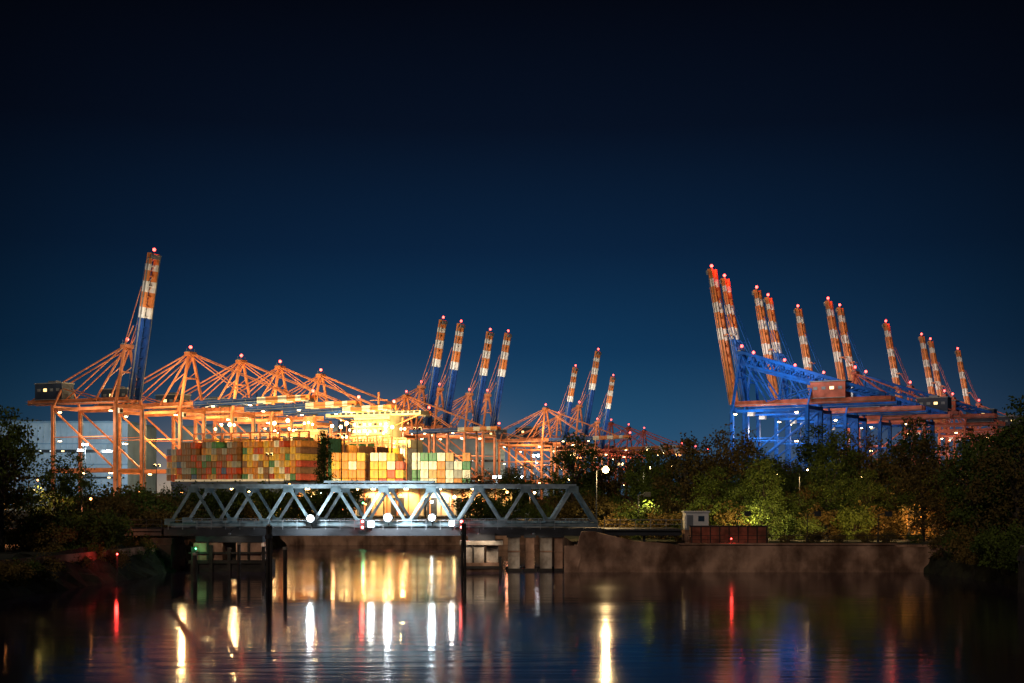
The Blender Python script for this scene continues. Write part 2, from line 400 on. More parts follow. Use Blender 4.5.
def rail(b, x0, x1, y, z, h=1.05, k='grey', st=1.6):
    n = max(1, int(abs(x1-x0)/st))
    for i in range(n+1): b.box((x0+(x1-x0)*i/n, y, z+h/2), (.06,.06,h), k)
    b.box(((x0+x1)/2,y,z+h+.03),(abs(x1-x0),.07,.06),k); b.box(((x0+x1)/2,y,z+h*.55),(abs(x1-x0),.05,.05),k)
b = MB(); rail(b,0,N*dx,-.7,4.6); obj('guard_rail', b.mesh('guard_rail'), root)
b = MB(); rail(b,0,N*dx,BW+.7,4.6); obj('guard_rail', b.mesh('guard_rail'), root)
def lampball(x, z, col, power, r):
    b = MB(); b.beam((0,1.5,-.9),(0,.7,.0),.12,.12,'dark'); b.cyl((0,.75,0),(0,.12,0),r*.5,'dark',12,r*1.3); b.ball((0,.1,0),r,'bulb_white',12)
    o = obj('bridge_lamp', b.mesh('bridge_lamp'), root, (x-X0, -2.1, z)); plight(o,(0,-.2-r,.05),power,col,.22)
    slight(o,(0,-.9-r,.3),power*5,col,half=78,rad=.2,aim=(0,1,-.05))  # added spot in front of the lamp, aimed back to brighten the truss
def lampbox(x, z, col, power, size):
    b = MB(); b.beam((0,1.3,-.7),(0,.7,.1),.12,.12,'dark'); b.box((0,.55,.05),(size*1.2,.7,size*1.2),'grey'); b.box((0,.18,.05),(size,.1,size),'bulb_white')
    o = obj('signal_lamp', b.mesh('signal_lamp'), root, (x-X0, -2.0, z)); plight(o,(0,-.6,.05),power,col,.22)
lampball(-22.4,5.9,(.8,.93,1),320,.36); lampball(-13.8,6.0,(.85,.93,1),450,.4); lampball(-8.9,6.0,(.8,.93,1),300,.35)
lampbox(-15.7,5.2,(1,.9,.7),120,.6); lampbox(-6.7,5.3,(1,.75,.6),120,.5)
b = MB(); b.box((0,.3,0),(.5,.3,1.3),'dark'); b.ball((0,.05,.35),.17,'bulb_red'); b.ball((0,.05,-.3),.17,'bulb_red')
for sx in (-16.7,-5.6):
    o = obj('red_signal', b.mesh('red_signal'), root, (sx-X0,-1.5,5.2)); plight(o,(0,-.4,0),100,(1,.08,.06),.2)
b = MB(); b.beam((0,1.6,.5),(0,.1,.1),.08,.08,'dark'); b.cyl((0,0,.15),(0,0,0),.12,'grey',8,.2)
b = b.mesh('pier_lamp')
for lx,pw in ((-3.6,380),(2.4,130),(-31,60)):
    o = obj('pier_lamp', b, root, (lx-X0,-3.9,4.2)); slight(o,(0,0,-.05),pw,(1,.82,.62),20,75,.1)

def approach(x0, x1, label):
    r = obj('approach_deck', None, None, ((x0+x1)/2,160,0), label=label, cat='bridge deck'); L = x1-x0
    b = MB(); b.box((0,BW/2,4.5),(L,BW+1,.35),'dark'); b.box((0,-.4,4.2),(L,.2,.5),'dark'); b.box((0,BW+.4,4.2),(L,.2,.5),'dark')
    for i in range(int(L/3)): b.box((-L/2+1.5+i*3,.3,2.6),(.3,.3,3.2),'dark'); 
    obj('deck', b.mesh('deck'), r)
    b = MB(); rail(b,-L/2,L/2,-.4,4.65,k='dark' if x0 < 0 else 'grey'); obj('guard_rail', b.mesh('guard_rail'), r)
approach(-60,-39.3,'thin dark steel approach span beside the bushy bank')
approach(10.4,19,'thin dark steel approach span reaching the quay wall')

def pier(x, y, parts, label, cat='bridge pier'):
    b = MB()
    for (cx,cy,cz,sx,sy,sz,k) in parts: b.box((cx,cy,cz),(sx,sy,sz),k)
    return obj('bridge_pier', b.mesh('bridge_pier'), None, (x,y,0), label=label, cat=cat)
pier(-31.4,160.5,[(0,0,-.5,8.4,6,3.6,'timber'),(-2.3,-.2,1.9,3.2,5.4,2.6,'concrete'),(2.2,0,1.9,2.8,5.6,2.6,'concrete'),(-2.3,-2.95,2.3,.25,.2,1.9,'timber'),(2.2,-2.85,2.3,.25,.2,1.9,'timber'),(0,-.2,3.6,7.4,5,.7,'dark'),(0,-3.05,1.1,8.8,.3,.35,'timber'),(0,-3.05,2.1,8.8,.2,.2,'timber'),(-3.9,-3.0,1,.35,.5,3.6,'timber'),(-1.9,-3.0,1,.35,.5,3.9,'timber'),(.1,-3.0,1,.35,.5,3.4,'timber'),(3.9,-3.0,1,.35,.5,3.6,'timber')],'dark masonry bridge pier with timber fender')
pier(-3.4,160.3,[(0,0,-.5,4.6,6,3.0,'concrete'),(-.9,0,2.0,2.4,5.2,2.1,'palecon'),(1.2,.3,1.8,1.3,4.6,1.8,'palecon'),(0,0,3.2,4.8,5.8,.45,'palecon'),(0,.2,3.8,3,4,.9,'dark'),(0,-3.05,.5,4.6,.25,.3,'timber'),(-.9,-2.65,2.0,.2,.2,2,'timber'),(-2.1,-3.05,.6,.3,.4,2.2,'timber'),(2.1,-3.05,.6,.3,.4,2.2,'timber')],'pale concrete bridge pier lit by floodlights')
for i,(px_,w_) in enumerate(((.2,1.3),(2.0,1.0),(3.8,1.3),(5.2,.9))):
    pier(px_,161,[(0,0,1.0,w_,4,5.6,'palecon' if i%2==0 else 'concrete'),(0,0,-.4,w_+.5,4.6,1.4,'timber'),(0,0,2.2,w_+.12,4.12,.18,'concrete'),(0,0,3.95,w_+.3,4.4,.4,'dark')],'square concrete pile under the bridge end')
pier(-39.4,161.5,[(0,0,.4,3,7,5.2,'timber'),(.3,0,3.3,2.4,6,.8,'timber')],'dark timber clad abutment at the bushy bank')
def post(x,y,h,r,n,label):
    b = MB()
    for i in range(n):
        a = 2*math.pi*i/max(1,n); q = r*1.1 if n > 1 else 0
        b.cyl((q*math.cos(a)*1.4,q*math.sin(a)*1.4,-3),(q*math.cos(a),q*math.sin(a),h-.25*(i%2)),r,'timber',10,r*.9)
    if n > 1: b.cyl((0,0,h-1.2),(0,0,h-.8),r*2.2,'dark',12)
    b.cyl((0,0,h-.12),(0,0,h+.12),r*1.1,'palecon',10)
    obj('mooring_post', b.mesh('mooring_post'), None, (x,y,0), label=label, cat='mooring post', group='timber mooring posts in the water')
post(-22.4,131,5.7,.15,3,'tall dark timber mooring post cluster in the water')
post(-20.9,131,3.6,.2,1,'single dark timber mooring post in the water')
post(-5.0,146,5.6,.14,3,'tall timber mooring post beside the bridge pier')
post(-31.2,140,2.7,.22,1,'short timber mooring post near the bank')
post(44.6,124,4.0,.25,3,'heavy timber dolphin beside the tree lined bank')
post(45.9,121,4.3,.25,3,'heavy timber dolphin beside the tree lined bank')
post(-28.8,150,3.4,.2,1,'short timber mooring post near the bank')
def navlamp(x,y,z0,h,bulb,col,pw,label):
    b = MB(); b.cyl((0,0,z0),(0,0,h),.08,'timber',8,.06); b.cyl((0,0,h),(0,0,h+.1),.13,'dark',10); b.ball((0,0,h+.18),.09,bulb,10); b.cyl((0,0,h+.27),(0,0,h+.35),.13,'dark',10,.04)
    o = obj('navigation_lamp', b.mesh('navigation_lamp'), None, (x,y,0), label=label, cat='navigation lamp', group='navigation lamps by the water'); plight(o,(0,-.3,h+.18),pw,col,.15)
navlamp(-38.3,138,-.5,2.6,'bulb_red',(1,.04,.03),90,'red navigation lamp at the foot of the bank')
navlamp(-34.9,157.0,-2,2.4,'bulb_green',(.1,1,.4),35,'green navigation lamp beside the dark pier')
navlamp(24.2,157.0,2.5,3.5,'bulb_red',(1,.04,.03),45,'red lamp added on the quay edge for its water streak')  # added lamp, gives the water a red streak

# ------------------------------------------------------------ quay wall
def roughwall(name, x0, x1, y0, y1, zb, topf, k, label, nx=90, nz=8, amp=.03):
    b = MB(); m = b.mi(k); rd = random.Random(5)
    for j in range(nz+1):
        for i in range(nx+1):
            x = x0+(x1-x0)*i/nx; t = topf(x)+rd.uniform(-.04,.04)*(j==nz); z = zb+(t-zb)*j/nz
            b.v.append((x, y0+rd.uniform(-amp,amp)-(.12 if z < .6 else 0), z))
    for i in range(nx+1):
        x = x0+(x1-x0)*i/nx; b.v.append((x, y1, topf(x)))
    for i in range(nx+1):
        x = x0+(x1-x0)*i/nx; b.v.append((x, y1, zb))
    W = nx+1
    for j in range(nz+2):
        for i in range(nx):
            a = j*W+i; b.f.append((a,a+1,a+W+1,a+W)); b.m.append(m)
    b.f.append(tuple(j*W for j in range(nz+3))[::-1]); b.m.append(m)
    b.f.append(tuple(j*W+nx for j in range(nz+3))); b.m.append(m)
    b.box((30.4,y0+.6,3.1),(24,1.5,.18),'concrete')
    obj(name, b.mesh(name), None, label=label, cat='wall')
def topq(x):
    base = 3.0
    if x < 7.4: return 2.9
    if x < 9.0: return 4.5
    if x < 13.5: return 4.5-(x-9.0)*.24
    if x < 18: return 3.42-(x-13.5)*.07
    if x > 42.4: return base-.25
    return base
roughwall('quay_wall',5.8,48.2,156.5,157.98,-2,topq,'concrete','stained brown concrete quay wall with sloping raised end')
b = MB(); rail(b,19.5,46,157.6,3.0,1.0,'timber',2.2); obj('wooden_fence', b.mesh('wooden_fence'), None, label='low dark timber fence on the quay wall', cat='fence')
b = MB(); b.box((0,0,.95),(8.6,1.2,2.0),'brick')
for i in range(9): b.box((-4.2+i*1.05,-.63,.95),(.12,.08,2.0),'timber')
b.box((0,0,2.0),(8.8,1.4,.12),'dark')
obj('boarded_wall', b.mesh('boarded_wall'), None, (24.4,160.5,3.0), label='low brown boarded wall on the quay', cat='wall')
r = obj('control_hut', None, None, (21.3,165,3.0), label='small white control hut behind the brown wall', cat='hut')
b = MB(); b.box((0,0,2.5),(2.7,2.4,2.0),'white'); b.box((0,0,1.6),(2.76,2.46,.1),'grey'); obj('wall', b.mesh('wall'), r)
b = MB(); b.box((0,0,3.58),(3.0,2.7,.16),'white'); obj('roof', b.mesh('roof'), r)
b = MB(); b.box((.5,-1.23,2.8),(.7,.06,.6),'glass'); obj('window', b.mesh('window'), r)
b = MB(); b.box((-.8,-1.23,2.35),(.7,.06,1.7),'grey'); obj('door', b.mesh('door'), r)
b = MB(); b.box((0,0,.72),(2.9,2.6,1.5),'concrete'); obj('plinth', b.mesh('plinth'), r)

# ------------------------------------------------------------ lamps
def streetlamp(x,y,zg,h,col,power,label,bulb='bulb_warm',r=.28,group='street lamps along the harbour road',spot=True,tilt=0):
    ro = obj('street_lamp', None, None, (x,y,zg), label=label, cat='street lamp', group=group)
    b = MB(); b.cyl((0,0,0),(0,0,h),.13 if h>4 else .07,'dark',8,.06); b.beam((0,0,h-.05),(.9,-.3,h+.25),.09,.09,'dark'); b.cyl((0,0,0),(0,0,.9),.16,'dark'); obj('pole', b.mesh('pole'), ro)
    b = MB(); b.box((1.1,-.35,h+.32),(.8,.35,.16),'dark')
    if tilt: b.box((1.1,-.55,h+.1),(.8,.08,.6),'dark')
    obj('lamp_head', b.mesh('lamp_head'), ro)
    b = MB(); b.ball((1.1,-.35,h+.08),r,bulb); obj('lamp_bulb', b.mesh('lamp_bulb'), ro)
    if power: (slight(ro,(1.1,-.35+(.5 if tilt else 0),h-.3-r),power,col,tilt,76,.3) if spot else plight(ro,(1.1,-.35,h-.3-r),power,col,.3))
W = (1,.66,.28); C = (.85,.95,1)
streetlamp(10.2,172,3.0,8.5,W,3200,'lit warm street lamp beside the bridge end',r=.42,spot=False)
bl = 'lit street lamp behind the truss bridge'
streetlamp(-51.5,300,3.0,7.5,W,1500,bl)
streetlamp(-34,262,3.0,6,(1,.5,.2),150,bl,'bulb_orange',r=.22,spot=False)
streetlamp(-24,266,3.0,6,(1,.3,.12),200,bl,'bulb_orange',spot=False)
streetlamp(-28.5,262,3.0,4,(.2,1,.4),130,'green signal lamp behind the truss bridge','bulb_green',r=.2,spot=False)
streetlamp(-2,262,3.0,6,(1,.35,.2),180,bl,'bulb_orange',spot=False)
for i,(x,y,h) in enumerate(((-62,330,6),(-55,345,8),(-46,320,5),(-38,340,7),(-29,322,6),(-21,345,7),(-14,318,5),(-6,338,7),(4,322,6),(-70,350,7),(-80,340,6),(12,330,9),(-50,300,4),(-33,310,3.5),(-18,300,4),(-9,310,3.5),(-25,305,5.5),(-42,305,6))):
    streetlamp(x,y,3.0,h,(1,.5,.18),6000 if i%2==0 else 0,bl,('bulb_warm','bulb_orange','bulb_white')[i%3] if i > 11 else ('bulb_orange' if i%3==1 else 'bulb_warm'),r=.3 if i%3 else .4)
streetlamp(-72,270,3.0,6,(1,.3,.15),5000,'lit orange lamp behind the bushes','bulb_orange')
streetlamp(-58,160,3.0,6,(1,.35,.12),2000,'lit orange lamp behind the bushes','bulb_orange',r=.14)
streetlamp(-47.5,157,3.0,5,(1,.26,.1),2400,'lit orange lamp behind the bushes','bulb_orange',r=.14)
streetlamp(-51,150,3.0,7,(1,.6,.25),1800,'lit orange lamp behind the bushes','bulb_orange',r=.1)
tl = 'added lamp lighting the trees'  # these lamps are added to brighten the tree foliage
streetlamp(16,180,3.0,5.5,(1,.78,.32),2400,tl,r=.12,tilt=40)
for x,y,pw,cc in ((27,170,2600,(1,.72,.3)),(35,168.5,1900,(1,.62,.27)),(43,167,1700,(1,.6,.28)),(31,176,1500,(1,.8,.4)),(48,172,1600,(1,.45,.2))): streetlamp(x,y,3.0,3.2,cc,pw,tl,r=.08,tilt=75)
streetlamp(41,203,3.0,9,W,6000,tl,r=.12); streetlamp(63,197,3.0,9,(1,.5,.25),5000,tl,'bulb_orange',r=.2); streetlamp(22,238,3.0,10,(1,.8,.4),6000,tl,r=.2)
def mast(x,y,h,col,power,bulb='bulb_warm',away=False,tilt=50):
    ro = obj('light_mast', None, None, (x,y,3.0), (0,0,0), label='tall floodlight mast with lit lamps in the container yard', cat='light mast', group='floodlight masts in the container yard')
    b = MB(); b.cyl((0,0,0),(0,0,h),.24,'dark',8,.12); obj('pole', b.mesh('pole'), ro)
    b = MB(); b.box((0,0,h),(2.4,.3,.2),'dark'); b.box((0,0,h-.5),(1.6,.2,.15),'dark'); b.box((0,0,h-.3),(.25,.25,.7),'dark')
    obj('crossbar', b.mesh('crossbar'), ro)
    fm = MB(); fm.box((0,0,0),(.8,.5,.7),'dark'); fm.box((0,.28 if away else -.28,-.02),(.8,.14,.8),bulb); fm = fm.mesh('floodlight')
    for x_ in (-.8,.8): obj('floodlight', fm, ro, (x_,.3 if away else -.3,h+.4))
    if power: slight(ro,(0,2 if away else -2,h-.5),power,col,tilt if away else 0,74,.8)
mast(-168,560,25,(.85,.97,1),60000,'bulb_white',tilt=0); mast(-46,600,33,(1,.74,.3),60000)
mast(-4.4,420,10.5,C,20000,'bulb_white'); mast(2,425,10.5,C,9000,'bulb_white'); mast(8.4,500,19,C,20000,'bulb_white'); mast(22,520,20,W,26000)
mast(-27,405,24,(1,.88,.6),80000,away=True); mast(-48,400,22,(1,.68,.22),170000,away=True,tilt=60)
mast(-235,650,30,(.75,.92,1),70000,'bulb_white',away=True,tilt=70); mast(-190,690,30,(.75,.92,1),50000,'bulb_white',away=True,tilt=70)
mast(-130,520,16,(1,.55,.25),24000,away=True,tilt=70); mast(-88,515,20,(1,.68,.26),120000,away=True,tilt=70)
mast(60,545,16,(1,.5,.25),20000); mast(45,590,18,(1,.6,.35),0); mast(70,600,22,(1,.4,.2),0,'bulb_orange'); mast(-210,600,21,C,0,'bulb_white'); mast(30,640,22,(1,.4,.2),0,'bulb_orange'); mast(-66,560,28,W,0)
mast(-222,590,27,C,0,'bulb_white'); mast(-182,600,24,C,0,'bulb_white')

# ------------------------------------------------------------ warehouses
def warehouse(x,y,w,d,h,k,label):
    ro = obj('warehouse', None, None, (x,y,3.0), label=label, cat='warehouse')
    b = MB(); b.box((0,0,h/2),(w,d,h),k)
    n = int(w/3)
    for i in range(n): b.box((-w/2+1.5+i*3,-d/2-.15,h*.5),(.5,.34,h*.96),k)
    for z in (.25,.5,.75): b.box((0,-d/2-.3,h*z),(w,.5,.5),'roofblue')
    obj('wall', b.mesh('wall'), ro)
    b = MB(); b.box((0,0,h+.5),(w+1.5,d+1.5,1.0),'roofblue'); b.box((-w*.1,0,h+1.7),(w*.5,d*.5,1.6),'roofblue'); obj('roof', b.mesh('roof'), ro)
    b = MB(); b.box((0,-d/2-.5,h*.66),(w*.98,.3,1.6),'glass')
    rd = random.Random(int(x))
    for rr_ in (.34,.66):
        for i in range(int(w/6)):
            if rd.random() < .5: b.box((-w/2+2.5+i*6,-d/2-.6,h*rr_),(1.5,.2,.7),'wincool' if rd.random()<.7 else 'winlit')
    b.box((0,-d/2-.55,h*.34),(w*.98,.2,.9),'glass')
    obj('window_band', b.mesh('window_band'), ro)
    dm = MB(); dm.box((0,0,3),(6,.2,6),'grey'); dm = dm.mesh('door')
    for i in range(4): obj('door', dm, ro, (-w*.36+i*w*.24,-d/2-.4,0))
warehouse(-275,770,150,60,43,'facade','large pale blue sheet metal warehouse behind the cranes')
warehouse(-150,860,96,60,45,'facade','long pale blue warehouse behind the crane row')
warehouse(-50,1000,90,50,44,'facade','long warehouse with blue roof behind the ship')
ro = obj('transit_shed', None, None, (-31,392,3.0), label='low pale transit shed with lamps under its eaves', cat='shed')
b = MB(); b.box((0,0,3.9),(62,14,7.8),'cream')
for i in range(21): b.box((-29.5+i*2.95,-7.1,3.9),(.35,.3,7.6),'orange')
obj('wall', b.mesh('wall'), ro)
b = MB(); b.hexa([(-32,-9,7.8),(32,-9,7.8),(32,8,7.8),(-32,8,7.8),(-32,-9,8.0),(32,-9,8.0),(32,8,9),(-32,8,9)],'roofblue'); obj('roof', b.mesh('roof'), ro)
dm = MB(); dm.box((0,0,2.4),(3.6,.2,4.8),'dark'); dm = dm.mesh('door'); lm = MB(); lm.box((0,0,.12),(1.1,.7,.2),'dark'); lm.box((0,-.1,-.1),(1.1,.6,.35),'bulb_warm'); lm = lm.mesh('wall_lamp')
for i in range(7):
    obj('door', dm, ro, (-26.5+i*8.85,-7.12,0))
    o = obj('wall_lamp', lm, ro, (-24+i*8.85,-9.4,7.2)); slight(o,(0,-.6,-.4),7000,((1,.55,.2),(1,.85,.6),(1,.5,.18))[i%3],10,74,.2)

# ------------------------------------------------------------ containers
ccols = {'yellow':(.68,.42,.05),'white':(.75,.72,.62),'orange':(.62,.24,.04),'brown':(.24,.11,.05),'green':(.06,.22,.1),'blue':(.05,.12,.28),'red':(.5,.07,.03),'grey':(.32,.32,.3),'tan':(.55,.34,.12)}
CM = {}
for k,c in ccols.items():
    M['cont_'+k] = mat('container_'+k, c, .55, 0, .3, .7)
    b = MB(); kk = 'cont_'+k
    b.box((0,0,1.29),(2.30,12.0,2.42),kk)
    for sx in (-1,1):
        for sy in (-1,1): b.box((sx*1.13,sy*6.0,1.29),(.14,.2,2.53),kk)
        for z in (.08,2.48): b.box((sx*1.14,0,z),(.1,11.8,.16),kk)
        for i in range(11): b.box((sx*1.17,-5.3+i*1.06,1.29),(.06,.4,2.2),kk)
    for sy in (-1,1):
        for z in (.08,2.48): b.box((0,sy*6.03,z),(2.12,.12,.16),kk)
        for x in (-.75,-.3,.3,.75): b.box((x,sy*6.05,1.29),(.06,.14,2.2),'grey')
        b.box((0,sy*6.01,1.29),(.06,.08,2.2),'dark')
    CM[k] = b.mesh('shipping_container_'+k)
def cont(k, loc, rz, group, place):
    obj('shipping_container', CM[k], None, loc, (0,0,rz), label=f'{k} steel shipping container stacked {place}', cat='shipping container', group=group)
SH = math.radians(63.7); sx0, sy0 = -118, 590
ca, sa = math.cos(SH), math.sin(SH)
def shp(l, t): return (sx0+ca*l - sa*t, sy0+sa*l + ca*t)
pal_dim = ['brown','brown','orange','red','tan','red','grey','brown','green','brown','brown','blue']
pal_mid = ['tan','yellow','orange','white','yellow','red','yellow','orange','green','white','brown']
zdeck = 14.6
hts = (5,5,5,6,6,6,4,6,6,6,5,5,6,6,0,6,6,6,5,6,6,6,6,4,6,6)
for i in range(26):
    t = 32.5-i*2.66
    for j in range(hts[i]):
        x,y = shp(8+random.uniform(-.35,.35),t); cont(random.choice(pal_dim if i < 14 else pal_mid),(x,y,zdeck+j*2.72),SH-math.pi/2,'containers stacked on the ship','on the ship deck')
for (xa,nx,pl,tt) in ((-57,4,['orange','yellow','white','yellow','orange','green'],7),(-44.8,4,['yellow','yellow','orange','yellow','white','red'],7),(-31.6,7,['white','tan','white','white','grey','orange','white','green'],7)):
    for i in range(nx):
        for j in range(tt-random.choice((0,0,0,1))):
            cont(random.choice(pl),(xa+1.2+i*2.66,456+random.uniform(-.3,.3),3.0+j*2.72),0,'containers stacked in the yard','in the yard')
ro = obj('container_ship', None, None, (sx0,sy0,0), (0,0,SH), label='large dark container ship moored stern on at the quay', cat='ship')
b = MB(); Bm = 34
secs = [(0,30),(20,Bm),(200,Bm),(235,22),(262,2)]
for (l0,w0),(l1,w1) in zip(secs[:-1],secs[1:]):
    b.hexa([(l0,-w0*.9,-1),(l1,-w1*.8,-1),(l1,w1*.8,-1),(l0,w0*.9,-1),(l0,-w0,14.2),(l1,-w1,14.2),(l1,w1,14.2),(l0,w0,14.2)],'hull')
b.box((.5,0,14.6),(.2,56,1.0),'white')
obj('hull', b.mesh('hull'), ro)
b = MB(); b.box((118,0,25),(12,44,20),'cream'); b.box((118,0,39),(11,20,16),'cream'); b.box((117,0,48),(8,54,2.0),'cream'); b.box((119,0,50),(6,12,3.0),'cream'); b.beam((119,0,51),(119,0,59),.8,.8,'orange'); b.beam((119,-5,55),(119,5,55),.4,.4,'orange')
for s_ in (-1,1): b.beam((117,s_*10,42),(117,s_*25,47.6),.6,.6,'orange')
for i in range(9):
    wd = 45 if i < 5 else 21
    b.box((111.3,0,18+i*3.3),(2.2,wd,.4),'orange'); b.box((110.3,0,19+i*3.3),(.12,wd,.14),'grey')
    for j in range(int(wd/3)): b.box((111.95,-wd/2+2+j*3,16.4+i*3.3),(.2,1.6,1.3),'winlit' if (i*7+j*5)%3 else 'glass'); b.box((110.9,-wd/2+.5+j*3,17+i*3.3),(.3,.3,2.6),'orange')
for j in range(16): b.box((112.95,-25+j*3.2,48.3),(.2,2.2,1.0),'glass')
obj('deckhouse', b.mesh('deckhouse'), ro)
b = MB(); b.box((60,0,26),(8,14,24),'cream'); b.cyl((60,0,37.5),(60,0,44),3,'orange',12); obj('funnel', b.mesh('funnel'), ro)
b = MB()
for l in (15.6,28.8,42,68.4,81.6,95):
    for t in range(-30,31,5): b.beam((l,t,14),(l,t,35),.6,.6,'orange')
    for z in (20,26,32,35): b.beam((l,-30,z),(l,30,z),.6,.5,'orange')
obj('lashing_bridge', b.mesh('lashing_bridge'), ro)
b = MB()
for bay in range(7):
    for i in range(23):
        h = random.choice((4,5,6,6,7)); k = 'cont_'+random.choice(['yellow','tan','white','orange','yellow','brown','green'])
        if bay == 3 and 7 < i < 16: continue
        b.box((22.2+bay*13.2,28.6-i*2.55,14.6+h*1.31),(12.0,2.45,h*2.6),k)
obj('deck_cargo', b.mesh('deck_cargo'), ro)['kind'] = 'stuff'
lm = MB(); lm.beam((0,0,-4),(0,0,0),.25,.25,'orange'); lm.ball((0,0,.6),.8,'bulb_warm'); lm = lm.mesh('deck_lamp')
for xx,yy,zz,pw in ((14.5,-20,39,40000),(14.5,10,38,25000),(96,-18,40,60000),(96,12,41,60000),(44,-30,39,60000),(70,-10,39,50000),(82,-30,39,60000),(30,-2,39,40000)):
    o = obj('deck_lamp', lm, ro, (xx,yy,zz)); slight(o,(1.4,0,-.2),pw,(1,.72,.28),half=80,rad=.8,aim=(1,0,-.15))
for i in range(18):
    l_ = (15.6,28.8,42,68.4,81.6,95)[i%6]; obj('deck_lamp', lm, ro, (l_-.6,-28+((i*17)%56),random.choice((36.5,37,38,39))), sc=(.65,)*3)

# ------------------------------------------------------------ trees
def tree_meshes(seed, H, R, nclump, leaf, shape='round', kind='leaf', ls=.38):
    rd = random.Random(seed); t = MB(); c = MB()
    th = H*(.35 if shape != 'bush' else .12)
    t.cyl((0,0,-.5),(rd.uniform(-.2,.2),rd.uniform(-.2,.2),th),H*.022+.06,'bark',7,H*.015+.04)
    t.cyl((0,0,th-.05),(rd.uniform(-.5,.5),rd.uniform(-.5,.5),H*.85),H*.014+.04,'bark',6,.03)
    idx = c.mi(kind)
    for q in range(nclump):
        for _ in range(30):
            u = Vector((rd.uniform(-1,1),rd.uniform(-1,1),rd.uniform(-1,1)))
            if .25 < u.length < 1: break
        if shape == 'cone':
            z = rd.uniform(.08,1); rr = R*(1-z)**.7*rd.uniform(.3,1)+.1; a = rd.uniform(0,6.28)
            p = Vector((rr*math.cos(a),rr*math.sin(a),z*H)); cr = .25*R+.35
        elif shape == 'bush':
            p = Vector((u.x*R,u.y*R,H*.5+u.z*H*.46)); cr = R*.28*rd.uniform(.7,1.2)
        else:
            p = Vector((u.x*R*rd.uniform(.8,1.1),u.y*R,H*.56+u.z*H*.42)); cr = R*.25*rd.uniform(.6,1.3)
        if q % 3 == 0 and shape != 'cone':
            t.cyl((0,0,max(.2,min(th+.3*q/nclump*H,p.z*.7))),tuple(p*1.06),.07+H*.003,'bark',5,.02)
        for _ in range(leaf):
            d = Vector((rd.gauss(0,.5),rd.gauss(0,.5),rd.gauss(0,.42)))*cr
            o = p+d; s_ = ls*rd.uniform(.6,1.3)
            if o.z < .1: o.z = .1+rd.random()*.4
            a = Vector((rd.gauss(0,1),rd.gauss(0,1),rd.gauss(0,1))).normalized()
            bb = a.cross(Vector((rd.gauss(0,1),rd.gauss(0,1),rd.gauss(0,1)))).normalized()
            i = len(c.v)
            c.v += [tuple(o-a*s_*.5),tuple(o+bb*s_*.33),tuple(o+a*s_*.5),tuple(o-bb*s_*.33)]
            c.f.append((i,i+1,i+2,i+3)); c.m.append(idx)
    return t.mesh('trunk'), c.mesh('crown')
T = [tree_meshes(1,14,4.6,80,70), tree_meshes(2,12,4.4,62,65,kind='leafbrown'), tree_meshes(3,15,4.4,72,65), tree_meshes(4,13,5.2,60,62,kind='leafbrown'), tree_meshes(9,11,4.8,85,70)]
TB = [tree_meshes(5,4.5,2.8,45,70,'bush',ls=.28), tree_meshes(6,3.8,3.0,45,70,'bush','leafbrown',ls=.28)]
TC = tree_meshes(8,15,2.2,70,60,'cone',ls=.35)
def tree(tm,x,y,s,label,cat='tree',name='broadleaf_tree',zg=3.0,group='trees on the harbour bank',sz=None):
    r = obj(name,None,None,(x,y,zg-.1),(0,0,random.uniform(0,6.28)),(s,s,sz or s*random.uniform(.9,1.1)),label,cat,group)
    obj('trunk',tm[0],r); obj('crown',tm[1],r)
lt = ['dense dark green tree on the harbour bank','olive autumn tree on the harbour bank','tall dark green tree on the harbour bank','broad autumn tree on the harbour bank','round green tree on the harbour bank']
def rt(x,y,s):
    k = random.randrange(5); tree(T[k],x,y,s,lt[k])
def rs(x,y,s,zg=3.0,group='shrubs on the bank'):
    tree(TB[random.randrange(2)],x,y,s,'dense dark shrub on the grassy bank','bush','shrub',zg,group)
for i in range(17):
    x = 22+i*4.4; base = 1.1 if x < 36 else (1.0 if x < 48 else (1.18 if x < 62 else .95))
    rt(x+random.uniform(-1.5,1.5), 215+random.uniform(-8,10), base*random.uniform(.84,1.12))
for i in range(14): rt(27+i*3.1+random.uniform(-1,1), 187+random.uniform(-4,5), random.uniform(.5,.78))
for i in range(20): rs(13+i*2.6+random.uniform(-1,1), 177+random.uniform(-3,4), random.uniform(.7,1.25))
for i in range(18):
    x = 10+i*6; rt(x+random.uniform(-2,2), 270+random.uniform(-10,14), 1.1*random.uniform(.9,1.15))
for x,y,s in ((50.5,142,.95),(54,150,1.1),(51,156,.85),(57,162,1.25),(55,130,1.0),(58,138,1.25),(48.5,168,.85),(60,150,1.35)): rt(x,y,s)
for i in range(18): rt(-6+i*5+random.uniform(-2,2), 335+random.uniform(-10,20), random.uniform(.7,1.1))
for i in range(14): rs(-6+i*3.2+random.uniform(-1,1), 252+random.uniform(-3,4), random.uniform(1.0,1.7),3.0,'shrubs behind the bridge')
for x,y,s in ((-49.5,138,.86),(-53.5,146,.95),(-51,130,.7),(-58,152,1.0),(-60,165,.95),(-48,149,.6),(-52,140,.84),(-47,170,.5),(-54,172,.75)): rt(x,y,s)
for i in range(20): rs(-42.5-random.uniform(0,9),171+i*.9,random.uniform(1.1,1.6))
for i in range(16): rs(-42.3-random.uniform(0,6),138+i*1.2,random.uniform(.6,.95))
for i in range(34): rs(-40.6+random.uniform(-1.0,.9)-max(0,(150-(96+i*1.8)))*.09,96+i*1.8,random.uniform(.4,.7),random.uniform(.2,1.4))
for i in range(14): rs(-80+i*3.4,300+random.uniform(-5,5),random.uniform(1.3,1.9),3.0,'shrubs behind the bridge')
for i in range(10): rs(20+i*2.9,162+random.uniform(0,2)+(8 if i<4 else 0),random.uniform(.3,.5),3.0,'shrubs on the quay')
